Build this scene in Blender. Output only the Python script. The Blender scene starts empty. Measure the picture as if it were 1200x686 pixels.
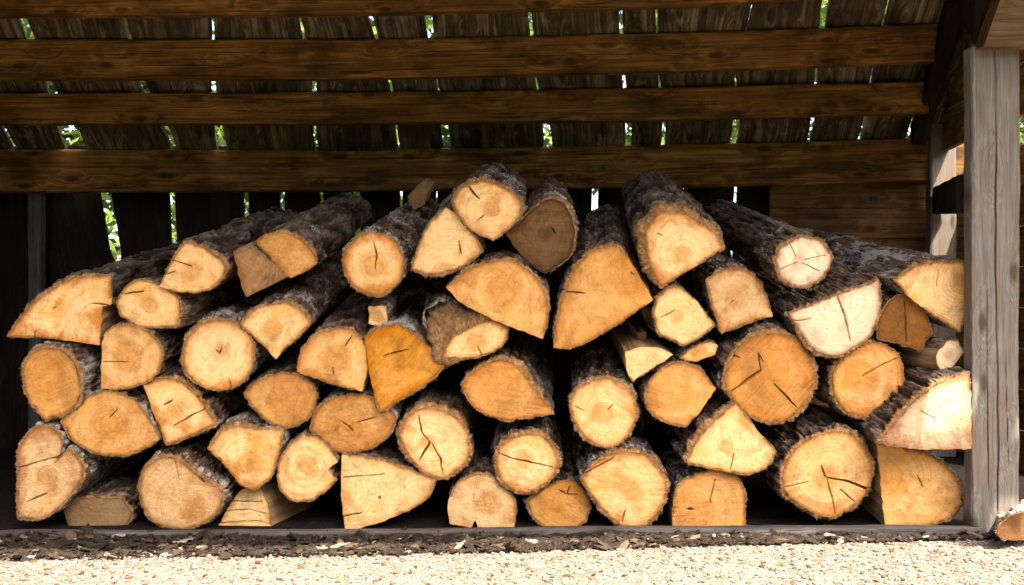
import bpy, math, random
import numpy as np
from mathutils import Vector

random.seed(7); rng = np.random.default_rng(7)
scn = bpy.context.scene
COL = scn.collection
F = 1200.0            # focal length in photo pixels (photo 1200 px wide)
D = 2.94              # camera to front of the stack
ZC = 0.68             # camera height
CX, CY = 600.0, 343.0

# ------------------------------------------------------------------ camera
cam_d = bpy.data.cameras.new('camera'); cam = bpy.data.objects.new('camera', cam_d); COL.objects.link(cam)
cam_d.sensor_width = 36.0; cam_d.lens = 36.0 * F / 1200.0
cam_d.clip_start = 0.05; cam_d.clip_end = 2000
cam.location = (0, 0, ZC); cam.rotation_euler = (math.radians(90), 0, 0)
scn.camera = cam

# ------------------------------------------------------------------ light
SUN = Vector((0.35, -0.59, 1.0))
elev = math.atan2(SUN.z, math.hypot(SUN.x, SUN.y)); azim = math.atan2(SUN.x, SUN.y)
w = bpy.data.worlds.new('World'); scn.world = w; w.use_nodes = True
nt = w.node_tree; bgn = nt.nodes['Background']
sky = nt.nodes.new('ShaderNodeTexSky'); sky.sky_type = 'NISHITA'; sky.sun_disc = False
sky.sun_elevation = elev; sky.sun_rotation = azim; sky.dust_density = 4.0; sky.ozone_density = 0.0; sky.air_density = 0.8
nt.links.new(sky.outputs[0], bgn.inputs['Color']); bgn.inputs['Strength'].default_value = 0.15
sl = bpy.data.lights.new('sun', 'SUN'); sl.energy = 3.3; sl.angle = math.radians(0.5); sl.color = (1.0, 0.93, 0.82)
so = bpy.data.objects.new('sun', sl); COL.objects.link(so); so.rotation_euler = SUN.to_track_quat('Z', 'Y').to_euler()
so.location = (2, -2, 6)
scn.view_settings.view_transform = 'Standard'; scn.view_settings.look = 'None'
scn.view_settings.exposure = 2.55; scn.view_settings.gamma = 1.0; scn.view_settings.use_curve_mapping = False
scn.cycles.max_bounces = 8; scn.cycles.diffuse_bounces = 5

# ------------------------------------------------------------------ helpers
def P(x, y, Y):                                   # a photo pixel at depth Y -> point
    return np.array([(x - CX) * Y / F, Y, ZC - (y - CY) * Y / F])

def _hash(ix, iy, iz, seed):
    h = (ix.astype(np.int64) * 374761393 + iy.astype(np.int64) * 668265263 + iz.astype(np.int64) * 2147483647 + seed * 974711) & 0xffffffff
    h = ((h ^ (h >> 13)) * 1274126177) & 0xffffffff
    h = ((h ^ (h >> 16)) * 2246822519) & 0xffffffff
    return ((h ^ (h >> 15)) & 0xffffff) / float(0xffffff)

def vnoise(p, seed=0):
    i = np.floor(p).astype(np.int64); f = p - i; f = f * f * (3 - 2 * f)
    r = 0
    for a in (0, 1):
        for b in (0, 1):
            for c in (0, 1):
                wgt = (f[:, 0] if a else 1 - f[:, 0]) * (f[:, 1] if b else 1 - f[:, 1]) * (f[:, 2] if c else 1 - f[:, 2])
                r = r + wgt * _hash(i[:, 0] + a, i[:, 1] + b, i[:, 2] + c, seed)
    return r * 2 - 1

def fbm(p, seed=0, oct=3):
    r = 0; amp = 0.5; q = np.array(p, float)
    for k in range(oct):
        r = r + amp * vnoise(q, seed + k * 17); q = q * 2.03 + 11.7; amp *= 0.5
    return r

def mesh_obj(name, V, faces, mat, parent=None, attrs=None, origin=None, smooth=True):
    """V world coords (n,3); faces: (m,4) or list of arrays with equal width"""
    V = np.asarray(V, float)
    o0 = np.array(origin if origin is not None else (0, 0, 0), float)
    groups = faces if isinstance(faces, list) else [faces]
    groups = [np.asarray(g, np.int32) for g in groups if len(g)]
    me = bpy.data.meshes.new(name)
    me.vertices.add(len(V)); me.vertices.foreach_set('co', (V - o0).astype(np.float32).ravel())
    nl = sum(g.size for g in groups); npoly = sum(len(g) for g in groups)
    me.loops.add(nl); me.polygons.add(npoly)
    me.loops.foreach_set('vertex_index', np.concatenate([g.ravel() for g in groups]))
    st = []; off = 0
    for g in groups:
        st.append(off + np.arange(len(g)) * g.shape[1]); off += g.size
    me.polygons.foreach_set('loop_start', np.concatenate(st).astype(np.int32))
    me.polygons.foreach_set('use_smooth', np.full(npoly, smooth))
    me.update(calc_edges=True); me.validate()
    for k, a in (attrs or {}).items():
        a = np.asarray(a, np.float32)
        if a.ndim == 1:
            at = me.attributes.new(k, 'FLOAT', 'POINT'); at.data.foreach_set('value', a)
        else:
            at = me.attributes.new(k, 'FLOAT_VECTOR', 'POINT'); at.data.foreach_set('vector', a.ravel())
    me.materials.append(mat)
    o = bpy.data.objects.new(name, me); COL.objects.link(o)
    if parent is not None:
        o.parent = parent
        o.location = Vector(o0) - parent.location
    else:
        o.location = Vector(o0)
    return o

def empty(name, loc, label=None, cat=None, group=None):
    o = bpy.data.objects.new(name, None); COL.objects.link(o); o.location = Vector(loc)
    o.empty_display_size = 0.05
    if label: o['label'] = label; o['category'] = cat
    if group: o['group'] = group
    return o

def grid_quads(nr, nc, wrap, off=0):
    r = np.arange(nr - 1)[:, None]; c = np.arange(nc if wrap else nc - 1)[None, :]
    c2 = (c + 1) % nc
    return np.stack([r * nc + c, r * nc + c2, (r + 1) * nc + c2, (r + 1) * nc + c], -1).reshape(-1, 4) + off

# ------------------------------------------------------------------ materials
class NB:
    def __init__(s, name):
        s.m = bpy.data.materials.new(name); s.m.use_nodes = True; s.t = s.m.node_tree
        s.b = s.t.nodes['Principled BSDF']
        s.b.inputs['Specular IOR Level'].default_value = 0.12
    def n(s, typ, **kw):
        x = s.t.nodes.new(typ)
        for k, v in kw.items():
            if k in x.inputs: x.inputs[k].default_value = v
            else: setattr(x, k, v)
        return x
    def l(s, a, b): s.t.links.new(a, b)
    def attr(s, name): return s.n('ShaderNodeAttribute', attribute_name=name)
    def math(s, op, a, b=None, c=None, clamp=False):
        x = s.n('ShaderNodeMath', operation=op); x.use_clamp = clamp
        for i, v in enumerate((a, b, c)):
            if v is None: continue
            if isinstance(v, (int, float)): x.inputs[i].default_value = v
            else: s.l(v, x.inputs[i])
        return x.outputs[0]
    def vmath(s, op, a, b):
        x = s.n('ShaderNodeVectorMath', operation=op)
        for i, v in enumerate((a, b)):
            if isinstance(v, tuple): x.inputs[i].default_value = v
            else: s.l(v, x.inputs[i])
        return x.outputs[0] if op != 'LENGTH' else x.outputs['Value']
    def noise(s, vec, scale, detail=4, rough=0.55, dist=0):
        x = s.n('ShaderNodeTexNoise', Scale=scale, Detail=detail, Roughness=rough, Distortion=dist)
        s.l(vec, x.inputs['Vector']); return x.outputs['Fac']
    def ramp(s, fac, stops, interp='LINEAR'):
        x = s.n('ShaderNodeValToRGB'); cr = x.color_ramp; cr.interpolation = interp
        while len(cr.elements) < len(stops): cr.elements.new(0.5)
        for e, (p, c) in zip(cr.elements, stops):
            e.position = p; e.color = (c, c, c, 1) if isinstance(c, (int, float)) else tuple(c) + (1,)
        s.l(fac, x.inputs[0]); return x.outputs[0]
    def mix(s, fac, a, b, typ='MIX'):
        x = s.n('ShaderNodeMix', data_type='RGBA', blend_type=typ)
        if isinstance(fac, (int, float)): x.inputs[0].default_value = fac
        else: s.l(fac, x.inputs[0])
        for i, v in ((6, a), (7, b)):
            if isinstance(v, tuple): x.inputs[i].default_value = v + (1,)
            else: s.l(v, x.inputs[i])
        return x.outputs[2]
    def bump(s, h, strength, dist):
        x = s.n('ShaderNodeBump', Strength=strength, Distance=dist); s.l(h, x.inputs['Height']); s.l(x.outputs[0], s.b.inputs['Normal'])
    def scale(s, vec, sc):
        x = s.n('ShaderNodeMapping'); x.inputs['Scale'].default_value = sc; s.l(vec, x.inputs['Vector']); return x.outputs[0]
    def seed(s, vec, k=37.0):
        oi = s.n('ShaderNodeObjectInfo'); m = s.math('MULTIPLY', oi.outputs['Random'], k)
        c = s.n('ShaderNodeCombineXYZ'); s.l(m, c.inputs[0]); s.l(m, c.inputs[1]); s.l(m, c.inputs[2])
        return s.vmath('ADD', vec, c.outputs[0])
    def done(s, col, rough=0.85):
        s.l(col, s.b.inputs['Base Color']); s.b.inputs['Roughness'].default_value = rough; return s.m

def mat_cut(name, pale, mid, heart, brown):
    b = NB(name)
    g = b.attr('grain').outputs['Vector']; gs = b.seed(g)
    ring = b.attr('ring').outputs['Vector']; edge = b.attr('edge').outputs['Fac']
    oi = b.n('ShaderNodeObjectInfo'); sep = b.n('ShaderNodeSeparateColor'); b.l(oi.outputs['Color'], sep.inputs[0])
    bright, heartamt, hue = sep.outputs[0], sep.outputs[1], sep.outputs[2]
    # distorted radius from the pith
    n1 = b.noise(gs, 10, 6, 0.65, 0.4); nd = b.math('MULTIPLY', b.math('SUBTRACT', n1, 0.5), 0.10)
    r = b.vmath('LENGTH', ring, (0, 0, 0)); r = b.math('ADD', r, nd)
    # polar coordinates for rays
    sx = b.n('ShaderNodeSeparateXYZ'); b.l(ring, sx.inputs[0])
    ang = b.math('ARCTAN2', sx.outputs[0], sx.outputs[1])
    pc = b.n('ShaderNodeCombineXYZ'); b.l(b.math('MULTIPLY', ang, 9.0), pc.inputs[0]); b.l(b.math('MULTIPLY', r, 6.0), pc.inputs[1]); b.l(oi.outputs['Random'], pc.inputs[2])
    rays = b.noise(pc.outputs[0], 2.2, 5, 0.65)
    # growth rings
    r2 = b.math('ADD', b.vmath('LENGTH', ring, (0, 0, 0)), b.math('MULTIPLY', b.math('SUBTRACT', b.noise(gs, 9, 2), 0.5), 0.035)); rr = b.math('MULTIPLY', r2, 210.0)
    w1 = b.n('ShaderNodeCombineXYZ'); b.l(rr, w1.inputs[0]); b.l(b.math('MULTIPLY', oi.outputs['Random'], 50.0), w1.inputs[1])
    rings = b.noise(w1.outputs[0], 1.0, 2, 0.6)
    blot = b.math('ADD', b.math('MULTIPLY', b.math('SUBTRACT', b.noise(gs, 10, 6, 0.62, 0.7), 0.5), 1.5), 0.5)
    blot2 = b.noise(gs, 34, 5, 0.65)
    # base tone
    tone = b.math('ADD', b.math('MULTIPLY', rays, 0.40), b.math('MULTIPLY', blot, 0.60))
    base = b.ramp(b.math('ADD', tone, b.math('MULTIPLY', b.math('SUBTRACT', 0.5, heartamt), 0.22)), [(0.34, mid), (0.54, pale)])
    # heartwood: inside a soft radius, or in blotches
    hr = b.math('ADD', b.math('MULTIPLY', heartamt, 0.085), 0.004)
    hf = b.math('SUBTRACT', 1.0, b.math('DIVIDE', r, hr), clamp=False)
    hf = b.math('MULTIPLY', hf, 2.2, clamp=True)
    hb = b.ramp(b.math('ADD', blot, b.math('MULTIPLY', b.math('SUBTRACT', heartamt, 0.5), 0.42)), [(0.46, 0.0), (0.74, 1.0)])
    hsum = b.math('ADD', b.math('MULTIPLY', hf, 0.75), b.math('MULTIPLY', hb, 0.8), clamp=True)
    hsum = b.math('MULTIPLY', hsum, b.ramp(rays, [(0.2, 0.45), (0.7, 1.0)]))
    c = b.mix(hsum, base, b.mix(b.ramp(blot2, [(0.35, 0.0), (0.65, 0.7)]), heart, mid))
    c = b.mix(b.ramp(rings, [(0.46, 0.0), (0.62, 0.30)]), c, heart)
    wide = b.ramp(b.math('ADD', edge, b.math('MULTIPLY', b.math('SUBTRACT', blot, 0.5), 0.9)), [(0.66, 0.0), (1.0, 0.85)])
    c = b.mix(b.math('MULTIPLY', wide, b.ramp(oi.outputs['Random'], [(0.1, 0.35), (0.9, 1.0)])), c, heart)
    # rim under the bark, dirty specks, brown weathering
    er = b.ramp(b.math('ADD', edge, b.math('MULTIPLY', b.math('SUBTRACT', blot2, 0.5), 0.10)), [(0.90, 0.0), (0.99, 0.85)])
    c = b.mix(er, c, brown)
    sm = b.noise(gs, 6.5, 6, 0.68, 1.2)
    c = b.mix(b.ramp(b.math('ADD', sm, b.math('MULTIPLY', heartamt, 0.10)), [(0.58, 0.0), (0.74, 0.55)]), c, brown)
    spk = b.ramp(b.noise(gs, 150, 3, 0.7), [(0.60, 0.0), (0.74, 0.42)])
    c = b.mix(spk, c, brown)
    rot = b.n('ShaderNodeVectorRotate', rotation_type='Y_AXIS'); b.l(gs, rot.inputs['Vector']); b.l(b.math('MULTIPLY', oi.outputs['Random'], 6.0), rot.inputs['Angle'])
    saw = b.noise(b.scale(rot.outputs[0], (170, 9, 5)), 1.0, 3)
    sawc = b.ramp(saw, [(0.40, 0.22), (0.56, 0.0)]); grime = b.noise(gs, 21, 6, 0.72, 0.8)
    c = b.mix(sawc, c, mid)
    c = b.mix(b.ramp(grime, [(0.56, 0.0), (0.70, 0.45)]), c, brown)
    hs = b.n('ShaderNodeHueSaturation'); b.l(c, hs.inputs['Color']); b.l(hue, hs.inputs['Saturation']); b.l(bright, hs.inputs['Value'])
    fuzz = b.noise(gs, 240, 3, 0.7)
    b.bump(b.math('ADD', b.math('ADD', b.math('MULTIPLY', saw, 0.9), b.math('MULTIPLY', fuzz, 0.9)), b.math('MULTIPLY', rings, 0.4)), 0.7, 0.0028)
    return b.done(hs.outputs[0], 0.8)

def mat_bark():
    b = NB('bark'); g = b.attr('grain').outputs['Vector']; gs = b.seed(g)
    rim = b.attr('rim').outputs['Fac']; hgt = b.attr('height').outputs['Fac']
    st = b.scale(gs, (1, 0.28, 1)); oi = b.n('ShaderNodeObjectInfo'); rnd = oi.outputs['Random']
    n1 = b.noise(st, 26, 6, 0.65, 0.8); n2 = b.noise(gs, 9, 4, 0.6); n3 = b.noise(st, 110, 4, 0.7)
    v = b.math('ADD', b.math('MULTIPLY', n1, 0.5), b.math('MULTIPLY', hgt, 0.45))
    col = b.ramp(v, [(0.36, (0.008, 0.005, 0.003)), (0.48, (0.026, 0.016, 0.010)), (0.62, (0.09, 0.062, 0.042)), (0.80, (0.32, 0.27, 0.22))])
    warm = b.math('MULTIPLY', b.ramp(b.noise(gs, 14, 3), [(0.40, 0.0), (0.6, 0.8)]), b.ramp(rnd, [(0.25, 0.35), (0.75, 1.0)]))
    col = b.mix(warm, col, b.mix(v, (0.03, 0.014, 0.006), (0.30, 0.17, 0.085)))
    lb = b.math('ADD', b.math('ADD', b.math('MULTIPLY', n2, 0.6), b.math('MULTIPLY', n3, 0.4)), b.math('MULTIPLY', b.math('SUBTRACT', rnd, 0.62), 0.20))
    lich_sky = b.ramp(lb, [(0.532, 0.0), (0.578, 0.9)])
    lich_sky = b.math('MULTIPLY', lich_sky, b.ramp(hgt, [(0.35, 0.25), (0.6, 1.0)]))
    col = b.mix(lich_sky, col, (0.46, 0.41, 0.35))  # grey lichen, also standing in for sky light on the bark tops
    col = b.mix(b.ramp(n3, [(0.30, 0.6), (0.45, 0.0)]), col, (0.03, 0.021, 0.015))
    rc = b.ramp(b.math('ADD', b.math('MULTIPLY', n3, 0.6), b.math('MULTIPLY', n1, 0.4)), [(0.30, (0.07, 0.032, 0.012)), (0.5, (0.25, 0.125, 0.045)), (0.70, (0.50, 0.32, 0.15))])
    col = b.mix(rim, col, rc)
    b.bump(b.math('ADD', b.math('MULTIPLY', n1, 1.0), b.math('MULTIPLY', n3, 0.5)), 0.9, 0.006)
    return b.done(col, 0.9)

def mat_split():
    b = NB('split_wood'); g = b.attr('grain').outputs['Vector']; gs = b.seed(g)
    st = b.scale(gs, (1, 0.06, 1)); n1 = b.noise(st, 60, 6, 0.65, 0.4); n2 = b.noise(gs, 7, 3)
    col = b.ramp(n1, [(0.30, (0.13, 0.07, 0.028)), (0.5, (0.34, 0.19, 0.075)), (0.72, (0.52, 0.33, 0.15))])
    col = b.mix(b.ramp(n2, [(0.45, 0.0), (0.65, 0.7)]), col, (0.22, 0.16, 0.11))
    b.bump(n1, 0.8, 0.004); return b.done(col, 0.85)

def mat_plank(name, dark, mid, light, knot=(0.03, 0.014, 0.006), stain=None, crack=0.8, grainsc=1.0):
    """grain attribute: x along the plank, y/z across it"""
    b = NB(name); g = b.attr('grain').outputs['Vector']
    st = b.scale(g, (0.05, 1, 1))
    # knots bend the grain
    vor = b.n('ShaderNodeTexVoronoi', voronoi_dimensions='2D', Scale=1.0, Randomness=1.0); b.l(b.scale(g, (3.6, 9.5, 9)), vor.inputs['Vector'])
    kd = vor.outputs['Distance']
    kn = b.ramp(kd, [(0.06, 1.0), (0.15, 0.0)])
    kn = b.math('MULTIPLY', kn, b.ramp(vor.outputs['Color'], [(0.50, 0.0), (0.60, 1.0)]))
    bend = b.ramp(kd, [(0.0, 0.05), (0.40, 0.0)])
    cb = b.n('ShaderNodeCombineXYZ'); b.l(bend, cb.inputs[1]); b.l(bend, cb.inputs[2])
    st2 = b.vmath('ADD', st, cb.outputs[0])
    n1 = b.noise(st2, 42 * grainsc, 6, 0.62, 0.5); n2 = b.noise(g, 4.5, 4, 0.6); n3 = b.noise(b.scale(g, (0.02, 1, 1)), 130 * grainsc, 3, 0.6)
    tone = b.math('ADD', b.math('MULTIPLY', n1, 0.6), b.math('MULTIPLY', n2, 0.4))
    col = b.ramp(tone, [(0.32, dark), (0.50, mid), (0.68, light)])
    col = b.mix(b.ramp(n3, [(0.35, 0.55), (0.5, 0.0)]), col, dark)
    cr = b.noise(b.scale(g, (0.012, 1, 1)), 30 * grainsc, 2, 0.5)
    crk = b.ramp(cr, [(0.495, 0.0), (0.502, crack), (0.510, crack), (0.517, 0.0)])
    crk = b.math('MULTIPLY', crk, b.ramp(n2, [(0.44, 0.0), (0.55, 1.0)]))
    col = b.mix(crk, col, knot); col = b.mix(b.math('MULTIPLY', kn, 0.85), col, knot)
    if stain:
        sn = b.noise(b.scale(g, (0.35, 1, 1)), 11, 5, 0.65)
        col = b.mix(b.ramp(sn, [(0.50, 0.0), (0.64, 0.75)]), col, stain)
    h = b.math('SUBTRACT', b.math('ADD', n1, b.math('MULTIPLY', n3, 0.5)), b.math('MULTIPLY', crk, 1.2))
    b.bump(h, 0.7, 0.004); return b.done(col, 0.8)

def mat_ground():
    b = NB('gravel'); tc = b.n('ShaderNodeTexCoord'); g = tc.outputs['Object']
    v = b.n('ShaderNodeTexVoronoi', Scale=95.0); b.l(g, v.inputs['Vector'])
    n1 = b.noise(g, 60, 5, 0.7); n2 = b.noise(g, 1.3, 4, 0.6)
    sc = b.n('ShaderNodeSeparateColor'); b.l(v.outputs['Color'], sc.inputs[0])
    col = b.ramp(sc.outputs[0], [(0.0, (0.08, 0.05, 0.028)), (0.25, (0.15, 0.112, 0.078)), (0.7, (0.205, 0.168, 0.128)), (1.0, (0.26, 0.23, 0.19))])
    col = b.mix(b.ramp(n1, [(0.3, 0.5), (0.48, 0.0)]), col, (0.22, 0.14, 0.08))
    col = b.mix(b.ramp(n2, [(0.4, 0.25), (0.6, 0.0)]), col, (0.36, 0.28, 0.2))
    b.bump(b.math('SUBTRACT', n1, v.outputs['Distance']), 0.8, 0.006); return b.done(col, 0.9)

def mat_unseen_lawn():
    b = NB('grass'); tc = b.n('ShaderNodeTexCoord'); g = tc.outputs['Object']
    n1 = b.noise(g, 40, 5, 0.7); n2 = b.noise(g, 0.8, 4)
    col = b.ramp(b.math('ADD', b.math('MULTIPLY', n1, 0.6), b.math('MULTIPLY', n2, 0.4)), [(0.35, (0.02, 0.035, 0.008)), (0.5, (0.05, 0.075, 0.018)), (0.65, (0.10, 0.11, 0.035))])
    b.bump(n1, 1.0, 0.03); return b.done(col, 0.9)

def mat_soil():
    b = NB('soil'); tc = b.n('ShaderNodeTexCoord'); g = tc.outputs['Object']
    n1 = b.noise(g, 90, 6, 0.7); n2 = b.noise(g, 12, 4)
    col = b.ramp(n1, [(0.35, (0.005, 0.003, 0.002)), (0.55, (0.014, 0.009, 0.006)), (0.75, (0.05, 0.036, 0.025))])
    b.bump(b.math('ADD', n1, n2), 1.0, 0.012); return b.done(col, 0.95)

def mat_bits(name, stops):
    b = NB(name); a = b.attr('tint').outputs['Fac']; tc = b.n('ShaderNodeTexCoord')
    n = b.noise(tc.outputs['Object'], 160, 3)
    col = b.ramp(a, stops, 'LINEAR'); col = b.mix(b.ramp(n, [(0.35, 0.35), (0.6, 0.0)]), col, (0.10, 0.07, 0.045))
    b.bump(n, 0.5, 0.002); return b.done(col, 0.85)

def mat_leaf():
    b = NB('leaves'); a = b.attr('tint').outputs['Fac']
    col = b.ramp(a, [(0.0, (0.05, 0.09, 0.015)), (0.5, (0.12, 0.18, 0.028)), (1.0, (0.24, 0.29, 0.055))])
    b.l(col, b.b.inputs['Base Color']); b.b.inputs['Roughness'].default_value = 0.5
    tr = b.n('ShaderNodeBsdfTranslucent'); b.l(col, tr.inputs['Color']); mx = b.n('ShaderNodeMixShader'); mx.inputs[0].default_value = 0.4
    b.l(b.b.outputs[0], mx.inputs[1]); b.l(tr.outputs[0], mx.inputs[2])
    b.l(mx.outputs[0], b.t.nodes['Material Output'].inputs['Surface']); return b.m

M = {}
M['cut'] = mat_cut('cut_wood', (0.85, 0.585, 0.27), (0.70, 0.345, 0.08), (0.43, 0.13, 0.008), (0.20, 0.08, 0.02))
M['cut_dark'] = mat_cut('aged_cut_wood', (0.30, 0.16, 0.06), (0.09, 0.045, 0.018), (0.16, 0.066, 0.02), (0.06, 0.033, 0.016))
M['cut_grey'] = mat_cut('greyed_cut_wood', (0.42, 0.31, 0.20), (0.28, 0.185, 0.105), (0.30, 0.15, 0.05), (0.13, 0.08, 0.04))
M['bark'] = mat_bark(); M['split'] = mat_split()
M['beam'] = mat_plank('beam_wood', (0.035, 0.0155, 0.0045), (0.19, 0.086, 0.021), (0.42, 0.21, 0.058), stain=(0.035, 0.018, 0.008))
M['board'] = mat_plank('roof_board_wood', (0.014, 0.010, 0.006), (0.085, 0.060, 0.036), (0.34, 0.265, 0.18), stain=(0.010, 0.007, 0.005))
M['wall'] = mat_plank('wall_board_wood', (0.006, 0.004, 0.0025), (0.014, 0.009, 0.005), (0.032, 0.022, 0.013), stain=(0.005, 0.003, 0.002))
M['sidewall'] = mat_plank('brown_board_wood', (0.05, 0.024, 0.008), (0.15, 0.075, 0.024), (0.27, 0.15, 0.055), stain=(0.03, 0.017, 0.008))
M['post'] = mat_plank('weathered_post_wood', (0.085, 0.070, 0.055), (0.165, 0.143, 0.12), (0.25, 0.224, 0.195), knot=(0.05, 0.032, 0.02), stain=(0.16, 0.115, 0.075), crack=0.5, grainsc=2.6)
M['kerb'] = mat_plank('weathered_plank_wood', (0.05, 0.043, 0.037), (0.10, 0.088, 0.078), (0.16, 0.14, 0.125), knot=(0.03, 0.022, 0.016), stain=(0.05, 0.036, 0.026), grainsc=1.6)
M['plate'] = mat_plank('plate_wood', (0.045, 0.022, 0.008), (0.10, 0.055, 0.022), (0.17, 0.10, 0.045), knot=(0.10, 0.06, 0.03))
M['gable'] = mat_plank('gable_bounce_wood', (0.14, 0.06, 0.016), (0.36, 0.18, 0.05), (0.52, 0.29, 0.10), stain=(0.10, 0.05, 0.02))  # bright orange carries the bounce light in the colour
M['ground'] = mat_ground(); M['unseen_lawn'] = mat_unseen_lawn(); M['soil'] = mat_soil(); M['leaf'] = mat_leaf()
M['stone'] = mat_bits('stones', [(0.0, (0.04, 0.022, 0.010)), (0.10, (0.10, 0.066, 0.040)), (0.24, (0.16, 0.128, 0.096)), (0.6, (0.19, 0.157, 0.125)), (0.9, (0.25, 0.217, 0.18)), (1.0, (0.42, 0.38, 0.33))])
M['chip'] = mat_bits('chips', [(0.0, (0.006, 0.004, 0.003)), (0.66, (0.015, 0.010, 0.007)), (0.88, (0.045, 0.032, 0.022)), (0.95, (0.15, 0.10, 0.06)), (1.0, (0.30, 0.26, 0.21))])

# ------------------------------------------------------------------ planks
class Planks:
    """collects sawn timbers into one mesh; every timber keeps its own grain coordinates"""
    def __init__(s): s.V = []; s.Q = []; s.G = []; s.n = 0
    def add(s, pts, wvec, tvec, wob=0.004, seed=0, crack=None, nf=9):
        """pts: centre line points (k,3); wvec: half-width vectors (k,3) or (3,); tvec: half-thickness vector"""
        pts = np.asarray(pts, float); k = len(pts)
        wv = np.broadcast_to(np.asarray(wvec, float), (k, 3)); tv = np.broadcast_to(np.asarray(tvec, float), (k, 3))
        W = np.linalg.norm(wv[0]); T = np.linalg.norm(tv[0]); bv = min(0.006, T * 0.35, W * 0.35)
        # section loop (w,t) going round, front face (t=-1) finely divided
        sec = [(-1 + 2 * i / (nf - 1), -1) for i in range(nf)]
        sec[0] = (-1 + bv / W, -1); sec[-1] = (1 - bv / W, -1)
        sec += [(1, -1 + bv / T), (1, 1 - bv / T), (1 - bv / W, 1), (-1 + bv / W, 1), (-1, 1 - bv / T), (-1, -1 + bv / T)]
        sec = np.array(sec); m = len(sec)
        ds = np.concatenate([[0], np.cumsum(np.linalg.norm(np.diff(pts, axis=0), axis=1))])
        so_ = seed * 13.37
        nz = vnoise(np.stack([np.repeat(ds * 7, m), np.tile(sec[:, 0] * 2, k) + so_, np.tile(sec[:, 1] * 2, k)], 1), seed)
        nz2 = vnoise(np.stack([np.repeat(ds * 40, m), np.tile(sec[:, 0] * 5, k) + so_, np.tile(sec[:, 1] * 5, k)], 1), seed + 5)
        wq = np.tile(sec[:, 0], k) * (1 + wob / W * (nz + 0.4 * nz2)); tq = np.tile(sec[:, 1], k) * (1 + wob * 0.5 / T * nz)
        V = np.repeat(pts, m, 0) + np.repeat(wv, m, 0) * wq[:, None] + np.repeat(tv, m, 0) * tq[:, None]
        if crack is not None: V = crack(V, np.repeat(ds, m), np.tile(sec[:, 0], k) * W, np.tile(sec[:, 1], k))
        G = np.stack([np.repeat(ds, m) + so_ * 3, np.tile(sec[:, 0], k) * W + so_, np.tile(sec[:, 1], k) * T + so_ * 0.7], 1)
        s.V.append(V); s.G.append(G); Q = grid_quads(k, m, True, s.n); s.Q.append(Q); s.n += k * m
        for row in (0, k - 1):                     # end caps as quads strips between opposite section points
            half = [(i, m - 1 - ((i + 5) % m)) for i in range(m)]
            c = V[row * m:(row + 1) * m].mean(0); s.V.append(c[None]); s.G.append(G[row * m][None]); ci = s.n; s.n += 1
            base = s.n - 1 - (k * m if row == 0 else k * m + 1) + row * m
            s.T = getattr(s, 'T', [])
            for i in range(m): s.T.append((base + i, base + (i + 1) % m, ci))
    def build(s, name, mat, parent, origin=None):
        V = np.concatenate(s.V); G = np.concatenate(s.G); o = origin if origin is not None else V.mean(0)
        ob = mesh_obj(name, V, [np.concatenate(s.Q), np.array(s.T)], mat, parent, {'grain': G}, o, smooth=False)
        return ob

def densify(pts, step):
    pts = np.asarray(pts, float); out = [pts[0]]
    for a, b in zip(pts[:-1], pts[1:]):
        n = max(1, int(np.linalg.norm(b - a) / step))
        for i in range(1, n + 1): out.append(a + (b - a) * i / n)
    return np.array(out)

def beam_between(name, a, b, hw, ht, mat, parent, wdir=(0, 0, 1), wob=0.004, seed=0, step=0.08):
    a = np.array(a, float); b = np.array(b, float); d = (b - a) / np.linalg.norm(b - a)
    wd = np.array(wdir, float); wd = wd - d * wd.dot(d); wd /= np.linalg.norm(wd); td = np.cross(wd, d); 
    if td[1] < 0: td = -td
    pk = Planks(); pk.add(densify([a, b], step), wd * hw, td * ht, wob, seed); return pk.build(name, mat, parent)

# ------------------------------------------------------------------ ground
def sheet(name, poly, z, mat, kind='structure'):
    V = np.array([(x, y, z) for x, y in poly]); o = mesh_obj(name, V, np.arange(len(V))[None, :], mat, smooth=False); o['kind'] = kind; return o
sheet('ground', [(-300, -300), (300, -300), (300, 300), (-300, 300)], 0.0, M['ground'])
sheet('unseen_lawn', [(-300, -300), (300, -300), (300, 0.15), (-300, 0.15)], 0.004, M['unseen_lawn'])  # unseen dark grass added to cut bounce light into the shed
sheet('unseen_lawn', [(-300, 4.9), (300, 4.9), (300, 300), (-300, 300)], 0.004, M['unseen_lawn'])
# dark soil in the shed and under the eave, ragged edge laid along the eave's shadow to deepen it
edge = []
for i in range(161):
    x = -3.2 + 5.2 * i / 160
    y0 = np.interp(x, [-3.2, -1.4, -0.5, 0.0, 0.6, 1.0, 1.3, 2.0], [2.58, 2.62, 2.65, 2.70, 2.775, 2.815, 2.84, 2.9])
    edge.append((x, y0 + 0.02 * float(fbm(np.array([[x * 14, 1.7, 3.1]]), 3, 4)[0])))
sheet('soil', edge + [(2.0, 4.5), (-3.2, 4.5)], 0.004, M['soil'])

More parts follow.
